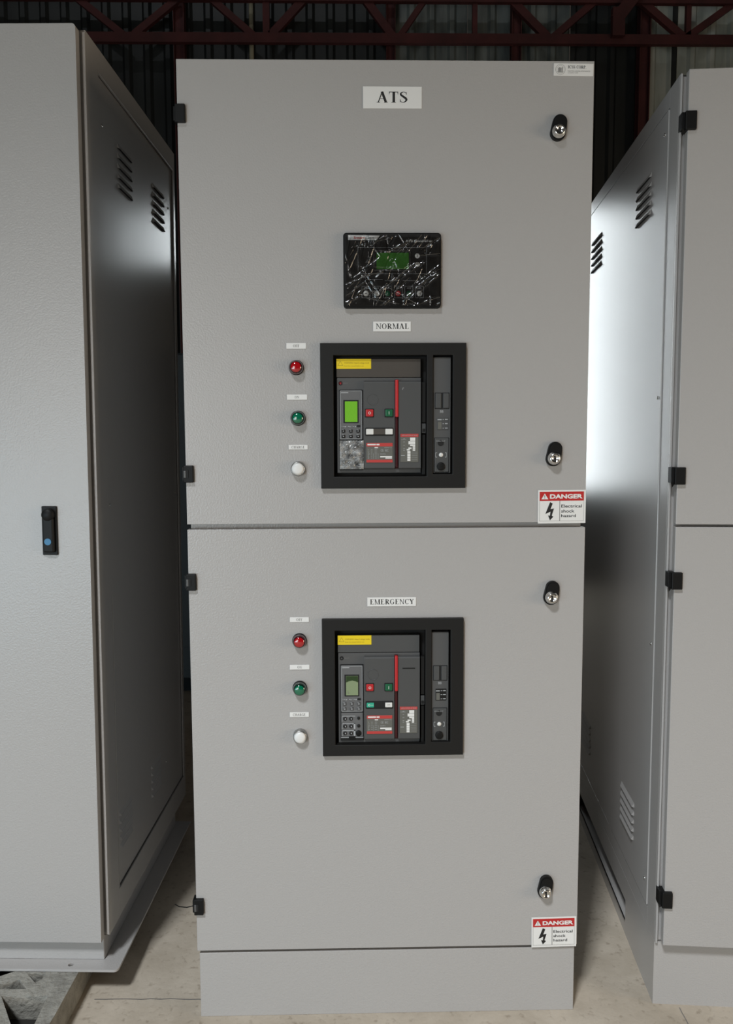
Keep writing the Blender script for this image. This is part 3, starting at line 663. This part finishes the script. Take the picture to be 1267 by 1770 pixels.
    for v in (613, 648):
        for u in (419, 467, 514):
            m = MB(); m.box(U(u-11), U(u+11), .0052, .0074, V(v+10), V(v-10), 'dark', .0008); m.box(U(u-9), U(u+9), .0050, .0053, V(v+8), V(v-8), 'trip' if not lit else 'black')
            m.box(U(u-4), U(u+4), .0047, .0051, V(v+2), V(v-2), 'line'); m.box(U(u-10), U(u+3), .0046, .0052, V(v-9), V(v-11), 'line'); m.build('key', tu)
    m = MB(); m.box(U(505), U(528), .0056, .0074, V(588), V(575), 'dark', .0005); m.build('port_cap', tu)
    # rotary dials below
    m = MB(); m.box(U(396), U(541), .0075, .0092, V(838), V(676), 'trip', .0006); dp = m.build('dial_panel', tu)
    for v in (716, 768, 816):
        m = MB(); m.box(U(400), U(490), .0070, .0077, V(v-16), V(v-20), 'line')
        m.box(U(480), U(490), .0070, .0077, V(v+18), V(v-20), 'line') if v > 730 else None
        m.box(U(400), U(403), .0070, .0077, V(v+18), V(v-20), 'line'); m.build('dial_marks', tu)
        for u in (421, 461):
            m = MB(); m.lathe([(13*k, 0), (12*k, .0015), (6*k, .0015), (5*k, .0007), (0, .0007)], 20, U(u), V(v), .0075, 'bezel'); m.box(U(u-1), U(u+6), .0062, .0068, V(v+5), V(v-6), 'line'); m.build('dial', tu)
    for u, v, rr, mt in ((512, 712, 10, 'bezel'), (512, 765, 11, 'bezel'), (511, 816, 20, 'black')):
        m = MB(); m.lathe([(rr*k, 0), (rr*.95*k, .002), (rr*.7*k, .0025), (0, .0025)], 22, U(u), V(v), .0075, mt); m.build('dial', tu)
    m = MB(); m.box(U(394), U(543), .0065, .0092, V(866), V(842), 'dark', .0006); m.box(U(394), U(448), .0060, .0068, V(846), V(841), 'line'); m.box(U(490), U(543), .0060, .0068, V(846), V(841), 'line'); m.box(U(446), U(490), .0045, .0068, V(856), V(838), 'black', .0006); m.build('cover_latch', tu)
    if lit:
        t = bmesh.new(); bmesh.ops.create_grid(t, x_segments=34, y_segments=40, size=.5)
        for v in t.verts:
            u, w_ = v.co.x, v.co.y; j = .0011*(math.sin(u*19+w_*7)+math.sin(w_*23-u*11)+random.uniform(-.9, .9))
            v.co = Vector((U(394+(u+.5)*155), .0018+j, V(674+(.5-w_)*185)))
        m = MB(); m.merge(t, 'clearcover', False); o = m.build('clear_film', tu, recalc=False); o['label'] = 'crumpled clear plastic over the dials'
    # thin mechanism strip beside the breaker
    m = MB(); add(m, 929, 300, 955, 560, .012, .03, 'bezel', .001); add(m, 929, 566, 955, 628, .010, .03, 'housing2', .001); add(m, 933, 600, 950, 620, .0085, .011, 'bezel', .0005)
    add(m, 931, 636, 954, 900, .014, .03, 'bezel', .001); m.build('side_latch', root)
    # racking panel
    rk = bx('racking_panel', 1000, 142, 1115, 887, .006, .030, 'housing', .001)
    m = MB(); m.box(U(1012), U(1106), .0048, .0066, V(472), V(368), 'dark', .0008); m.box(U(1015), U(1052), .0035, .0052, V(468), V(372), 'housing2', .0012); m.box(U(1066), U(1103), .0035, .0052, V(468), V(372), 'housing2', .0012); m.build('shutter', rk)
    m = MB(); sans(m, 'BB' , U(1046), U(1068), V(497), 16*k, .0058, 'line'); m.build('lettering', rk)
    m = MB(); m.box(U(1028), U(1100), .0050, .0062, V(608), V(528), 'housing2' if lit else 'bezel', .0005); m.box(U(1032), U(1056), .0044, .0051, V(604), V(556), 'plate')
    for v in (541, 568, 597): m.box(U(1062), U(1072), .0045, .0051, V(v+1.5), V(v-1.5), 'line'); m.box(U(1078), U(1096), .0045, .0051, V(v+2), V(v-3), 'line')
    m.box(U(1030), U(1056), .0043, .0051, V(545), V(539), 'line'); m.build('position_indicator', rk)
    m = MB(); m.box(U(1010), U(1106), .0050, .0066, V(884), V(658), 'dark', .0012); m.box(U(1013), U(1103), .0044, .0056, V(881), V(661), 'housing2', .0012); m.build('key_panel', rk)
    m = MB(); m.cyl(U(1051), V(693), 20*k, .0036, .006, 'dark'); m.build('crank_hole', rk)
    m = MB(); sans(m, 'PUSH OUT', U(1022), U(1080), V(684), 7*k, .0035, 'line')
    for x_ in (-1, 1): 
        for s_ in (-1, 1): m.box(U(1053+x_*26), U(1053+x_*36)*1, .0038, .0043, V(770+s_*14)-.0006, V(770+s_*14)+.0006, 'line') if x_ > 0 else m.box(U(1053-36), U(1053-26), .0038, .0043, V(770+s_*14)-.0006, V(770+s_*14)+.0006, 'line')
    m.box(U(1016), U(1018), .0038, .0043, V(784), V(757), 'line'); m.box(U(1087), U(1089), .0038, .0043, V(784), V(757), 'line'); m.build('lettering', rk)
    m = MB(); m.lathe([(14*k, 0), (13*k, .0012), (0, .0016)], 20, U(1053), V(770), .0044, 'white'); m.build('push_stud', rk)['label'] = 'small white stud'
    m = MB(); m.lathe([(27*k, 0), (26*k, .003), (20*k, .0036), (0, .0036)], 28, U(1053), V(845), .0044, 'black'); m.build('key_lock', rk)
    for c in root.children:
        if c.name.split('.')[0] not in ('window_frame', 'frame_collar', 'back_box'): c.location = (0, -.009, -(0 if lit else (7 if c == rk else 20))*k)
    return root
breaker(.0138, 1.4167, 'upper circuit breaker in black window frame, its green display lit, under the NORMAL label', True)
breaker(.0122, .7985, 'lower circuit breaker in black window frame with a pale half-dark display, under the EMERGENCY label', False)

# ---------------------------------------------------------------- ATS CONTROLLER
ct = thing('controller_panel', 'black controller panel with green display under wrinkled clear film, on the upper door', 'control panel', (.0116, 0, 1.733-.081))
kc = .2142/983; CU = lambda u: (u-616)*kc; CV = lambda v: (458-v)*kc+.081
def roundrect(mb, u0, v0, u1, v1, r, y0, y1, mat, n=6):
    P = []
    for (cx, cz, a0) in ((u1-r, v0+r, 0), (u0+r, v0+r, 90), (u0+r, v1-r, 180), (u1-r, v1-r, 270)):
        for i in range(n+1):
            a = math.radians(a0+90*i/n); P.append((CU(cx+r*math.cos(a)), CV(cz-r*math.sin(a))))
    mb.prism(P, [], lambda p, q, d: (p, d, q), y0, y1, mat); return P
def rline(mb, u0, v0, u1, v1, w, y, mat):
    for a in ((u0, v0, u1, v0+w), (u0, v1-w, u1, v1), (u0, v0, u0+w, v1), (u1-w, v0, u1, v1)): mb.box(CU(a[0]), CU(a[2]), y-.0002, y+.0002, CV(a[3]), CV(a[1]), mat)
m = MB(); roundrect(m, 125, 88, 1107, 828, 34, -.0004, -.010, 'black'); bevel(m.build('case', ct), .0015)
m = MB(); roundrect(m, 150, 100, 1085, 800, 20, -.010, -.0112, 'bezel'); face = m.build('face_plate', ct)
m = MB(); rline(m, 272, 232, 962, 492, 3, -.0114, 'line')
for a in ((345, 545, 520, 548), (540, 556, 690, 559), (720, 556, 900, 559), (612, 492, 615, 560), (345, 505, 348, 548), (897, 530, 900, 559)): m.box(CU(a[0]), CU(a[2]), -.0116, -.0112, CV(a[3]), CV(a[1]), 'line')
for u in (325, 620, 893): m.box(CU(u-12), CU(u-5), -.0116, -.0112, CV(528), CV(508), 'line'); m.box(CU(u+3), CU(u+10), -.0116, -.0112, CV(528), CV(508), 'line')
sans(m, 'ATS Controller', CU(748), CU(1020), CV(180), 22*kc, -.0115, 'sticker', bold=.02)
for a in ((345, 382, 385, 385), (350, 370, 380, 373), (358, 355, 372, 358)): m.box(CU(a[0]), CU(a[2]), -.0116, -.0112, CV(a[3]), CV(a[1]), 'line')
m.build('printed_lines', ct)
m = MB(); m.poly([(CU(174), -.0114, CV(112)), (CU(490), -.0114, CV(117)), (CU(462), -.0114, CV(160)), (CU(174), -.0114, CV(160))], 'sticker')
sans(m, 'Smart', CU(230), CU(345), CV(149), 24*kc, -.0116, 'sign_red', bold=.02); sans(m, 'Gen', CU(350), CU(432), CV(149), 24*kc, -.0116, 'print', bold=.0); m.build('logo_plate', ct)
m = MB(); rline(m, 430, 265, 797, 458, 4, -.0116, 'print_grey'); m.box(CU(448), CU(785), -.0112, -.0114, CV(452), CV(278), 'dark'); m.build('display_bezel', ct)
m = MB(); m.box(CU(458), CU(782), -.0120, -.0114, CV(445), CV(284), 'lcd_ctrl', .0002)
m.build('display', ct)
for u, v, rr, mt, s_ in [(868, 315, 25, 'white', '+'), (868, 400, 25, 'white', '')]+[(u, 685, 27, mt, s_) for u, mt, s_ in ((352, 'white', '='), (460, 'white', ''), (568, 'green', 'I'), (676, 'red', 'O'), (783, 'green', 'II'), (890, 'white', ''))]:
    m = MB(); m.lathe([(rr*kc, 0), (rr*kc, .0006), (rr*.9*kc, .001), (0, .001)], 24, CU(u), CV(v), -.0113, mt)
    c2 = 'print' if mt == 'white' else 'white'
    if s_ == '+': m.box(CU(u-9), CU(u+9), -.0126, -.0123, CV(v+2), CV(v-2), c2); m.box(CU(u-2), CU(u+2), -.0126, -.0123, CV(v+9), CV(v-9), c2)
    elif s_ == 'I': m.box(CU(u-2), CU(u+2), -.0126, -.0123, CV(v+9), CV(v-9), c2)
    elif s_ == 'II':
        for q in (-6, 4): m.box(CU(u+q), CU(u+q+3), -.0126, -.0123, CV(v+9), CV(v-9), c2)
    elif s_ == 'O': m.lathe([(11*kc, 0), (7*kc, 0)], 18, CU(u), CV(v), -.0126, c2)
    elif s_ == '=': m.box(CU(u-10), CU(u+10), -.0126, -.0123, CV(v+1), CV(v-5), c2)
    else: m.box(CU(u-8), CU(u+8), -.0126, -.0123, CV(v+1.5), CV(v-1.5), 'print_grey')
    m.build('button', ct)
m = MB()
for u in (352, 460, 568, 676, 783, 890): rline(m, u-42, 612, u+42, 728, 2.5, -.0114, 'line'); m.box(CU(u-20), CU(u+20), -.0116, -.0112, CV(634), CV(628), 'line')
m.build('button_outlines', ct)
# wrinkled protective film: random folds
t = bmesh.new(); NX, NZ = 200, 150; bmesh.ops.create_grid(t, x_segments=NX, y_segments=NZ, size=.5)
folds = []
rf = random.Random(11)
for i in range(80):
    a = rf.gauss(1.15, .5); cx, cz = rf.uniform(-.5, .5), rf.uniform(-.5, .5); folds.append((cx, cz, math.cos(a), math.sin(a), rf.uniform(.05, .34), rf.uniform(.004, .008), rf.uniform(.0009, .0026)*rf.choice((1, 1, -1))))
for v in t.verts:
    u, w_ = v.co.x, v.co.y; y = 0
    for cx, cz, ca, sa, L_, wd, am in folds:
        du, dw = u-cx, w_-cz; al = du*ca+dw*sa; ac = -du*sa+dw*ca
        if abs(al) < L_: y += am*math.exp(-(ac/wd)**2)*(1-(al/L_)**2)
    e = min(.5-abs(u), .5-abs(w_)); y += .0006*math.sin(u*30)*math.sin(w_*23+u*5)
    v.co = Vector((CU(146+(u+.5)*950), -.0150-max(-.0012, y), CV(112+(.5-w_)*694)))
m = MB(); m.merge(t, 'film', True); fo = m.build('protective_film', ct, recalc=False); fo['label'] = 'wrinkled clear plastic film'

# ---------------------------------------------------------------- PILOT LIGHTS
def pilot(x, z, col, lower, label, nm):
    t = thing('pilot_light', label, 'indicator light', (x, 0, z), group=nm)
    R_ = .0165; m = MB()
    if col == 'white':
        m.lathe([(.0168, 0.0005), (.0168, .004), (.0160, .010), (.0152, .0135), (.0135, .0145), (.0135, .0115)], 40, 0, 0, 0, 'steel'); m.build('bezel', t)['label'] = 'silver ring'
        m = MB(); m.lathe([(.0135, .0115), (.0134, .0145), (.0120, .0170), (.0085, .0184), (.004, .0190), (0, .0191)], 36, 0, 0, 0, 'lens_white'); m.build('lens', t)
    else:
        m.lathe([(.0168, 0.0005), (.0168, .004), (.0158, .0065), (.0152, .008)], 40, 0, 0, 0, 'black'); m.build('bezel', t)
        m = MB(); rm = 'ring_'+col; ln = 'lens_'+col
        m.lathe([(.0155, .006), (.0153, .012), (.0140, .0165), (.0112, .0195), (.0075, .0212), (.0037, .0219), (0, .0221)], 40, 0, 0, 0, ln, mats=[rm, rm, rm, ln, ln, ln]); m.build('lens', t)
    return t
for x, z, c, lowr, nm_, n2 in [(-.2010, 1.5245, 'red', 0, 'OFF', 'upper'), (-.1985, 1.4130, 'green', 0, 'ON', 'upper'), (-.1995, 1.3005, 'white', 0, 'CHARGE', 'upper'), (-.2010, .9085, 'red', 1, 'OFF', 'lower'), (-.2015, .7975, 'green', 1, 'ON', 'lower'), (-.2018, .6845, 'white', 1, 'CHARGE', 'lower')]:
    pilot(x, z, c, lowr, '%s round indicator light below the %s label on the %s door' % (c, nm_, n2), 'indicator lights on the cabinet doors')

# ---------------------------------------------------------------- LABELS AND SIGNS
def label_plate(name, x0, x1, z0, z1, text, tx0, tx1, tz, th, label, cat='label', mat='sticker', tm='print', rot=0, group=None, thick=.0012):
    cx, cz = (x0+x1)/2, (z0+z1)/2; t = thing(name, label, cat, (cx, 0, cz), (0, rot, 0), group)
    B('plate', t, x0-cx, x1-cx, -thick-.0003, -.0003, z0-cz, z1-cz, mat, .0003)
    m = MB(); serif(m, text, tx0-cx, tx1-cx, tz-cz, th, -thick-.0005, tm); m.build('lettering', t); return t
S8 = 160/1267
label_plate('nameplate', -.0505, .0765, 2.0773, 2.1228, 'ATS', -.0215, .0475, 2.0895, .0225, 'large white ATS nameplate near the top of the upper door', 'nameplate')
label_plate('nameplate', -.0303, .0531, 1.6032, 1.6247, 'NORMAL', -.0245, .0495, 1.6085, .0118, 'white NORMAL label between the controller and the upper breaker', 'nameplate')
label_plate('nameplate', -.0456, .0654, .9860, 1.0068, 'EMERGENCY', -.0400, .0610, .9908, .0118, 'white EMERGENCY label above the lower breaker', 'nameplate')
for (x0, x1, z0, z1, tx, w_) in [(-.2223, -.1790, 1.5657, 1.5784, 'OFF', .0145), (-.2225, -.1777, 1.4539, 1.4655, 'ON', .0105), (-.2201, -.1776, 1.3435, 1.3540, 'CHARGE', .030), (-.2225, -.1791, .9512, .9623, 'OFF', .0145), (-.2239, -.1790, .8405, .8518, 'ON', .0105), (-.2253, -.1815, .7287, .7402, 'CHARGE', .030)]:
    c = (x0+x1)/2; up_ = z0 > 1.1
    label_plate('lamp_label', x0, x1, z0, z1, tx, c-w_/2, c+w_/2, (z0+z1)/2-.0028, .0056, 'small white %s label above the %s light on the %s door' % (tx, {'OFF': 'red', 'ON': 'green', 'CHARGE': 'white'}[tx], 'upper' if up_ else 'lower'), tm='print_grey', group='small labels above the indicator lights')
# company sticker, top right
t = thing('company_sticker', 'small pale company sticker in the top right corner of the middle cabinet', 'sticker', (.405, 0, 2.1595), (0, .012, 0))
B('plate', t, -.0430, .0430, -.0013, -.0003, -.0128, .0128, 'sticker', .0002)
m = MB(); serif(m, 'ICSS CORP.', -.0125, .028, .0025, .0062, -.0016, 'print')
sans(m, 'INDUSTRIAL CONTROL SYSTEM SERVICES', -.0125, .036, -.0040, .0022, -.0016, 'print_grey'); sans(m, 'and SUPPLY CORP', -.0125, .010, -.0075, .0020, -.0016, 'print_grey')
m.lathe([(.0108, 0), (.0103, 0)], 32, -.0285, 0, -.0015, 'print_grey'); m.lathe([(.0082, 0), (.0079, 0)], 28, -.0285, 0, -.0015, 'print_grey')
for i in range(4): m.box(-.0335+i*.0026, -.0318+i*.0026, -.0016, -.0014, -.0045, .0035+.001*(i % 2), 'print_grey')
m.box(-.0345, -.0225, -.0016, -.0014, -.0058, -.0048, 'print_grey'); m.build('lettering', t)
# danger signs
def danger(cx, cz, w, rot, label):
    k = w/650; t = thing('danger_sign', label, 'warning sign', (cx, 0, cz), (0, rot, 0), 'danger signs on the cabinet doors')
    u = lambda a: (a-567)*k; v = lambda a: (995-a)*k
    B('plate', t, u(242), u(892), -.0013, -.0003, v(1222), v(768), 'sticker', .0002)
    m = MB(); b = lambda x0, z0, x1, z1, mt, y=-.0015: m.box(u(x0), u(x1), y, y+.0002, v(z1), v(z0), mt)
    b(262, 790, 866, 915, 'sign_red')
    for a in ((262, 915, 265, 1192), (863, 915, 866, 1192), (262, 1189, 866, 1192), (535, 915, 543, 1189)): b(*a, 'print_grey')
    m.poly([(u(332), -.0017, v(815)), (u(285), -.0017, v(893)), (u(380), -.0017, v(893))], 'sticker')
    m.poly([(u(328), -.0018, v(838)), (u(337), -.0018, v(838)), (u(335), -.0018, v(872)), (u(330), -.0018, v(872))], 'print'); m.box(u(329), u(336), -.0019, -.0018, v(884), v(877), 'print')
    sans(m, 'DANGER', u(402), u(848), v(886), 62*k, -.0017, 'sticker', bold=.045)
    for tx, x1, zz in (('Electrical', 838, 1008), ('shock', 738, 1075), ('hazard', 760, 1140)): sans(m, tx, u(558), u(x1), v(zz), 42*k, -.0016, 'print', bold=.012)
    pl_ = [(405, 932), (441, 950), (412, 1028), (460, 1018), (430, 1116), (452, 1131), (405, 1180), (380, 1113), (405, 1117), (412, 1062), (342, 1093)]
    m.poly([(u(p), -.0016, v(q)) for p, q in pl_], 'print'); m.build('print', t); return t
danger(.3962, 1.2118, .1085, -.004, 'red and white danger sign at the lower right corner of the upper door')
danger(.3950, .1965, .1068, -.012, 'red and white danger sign at the lower right corner of the lower door')
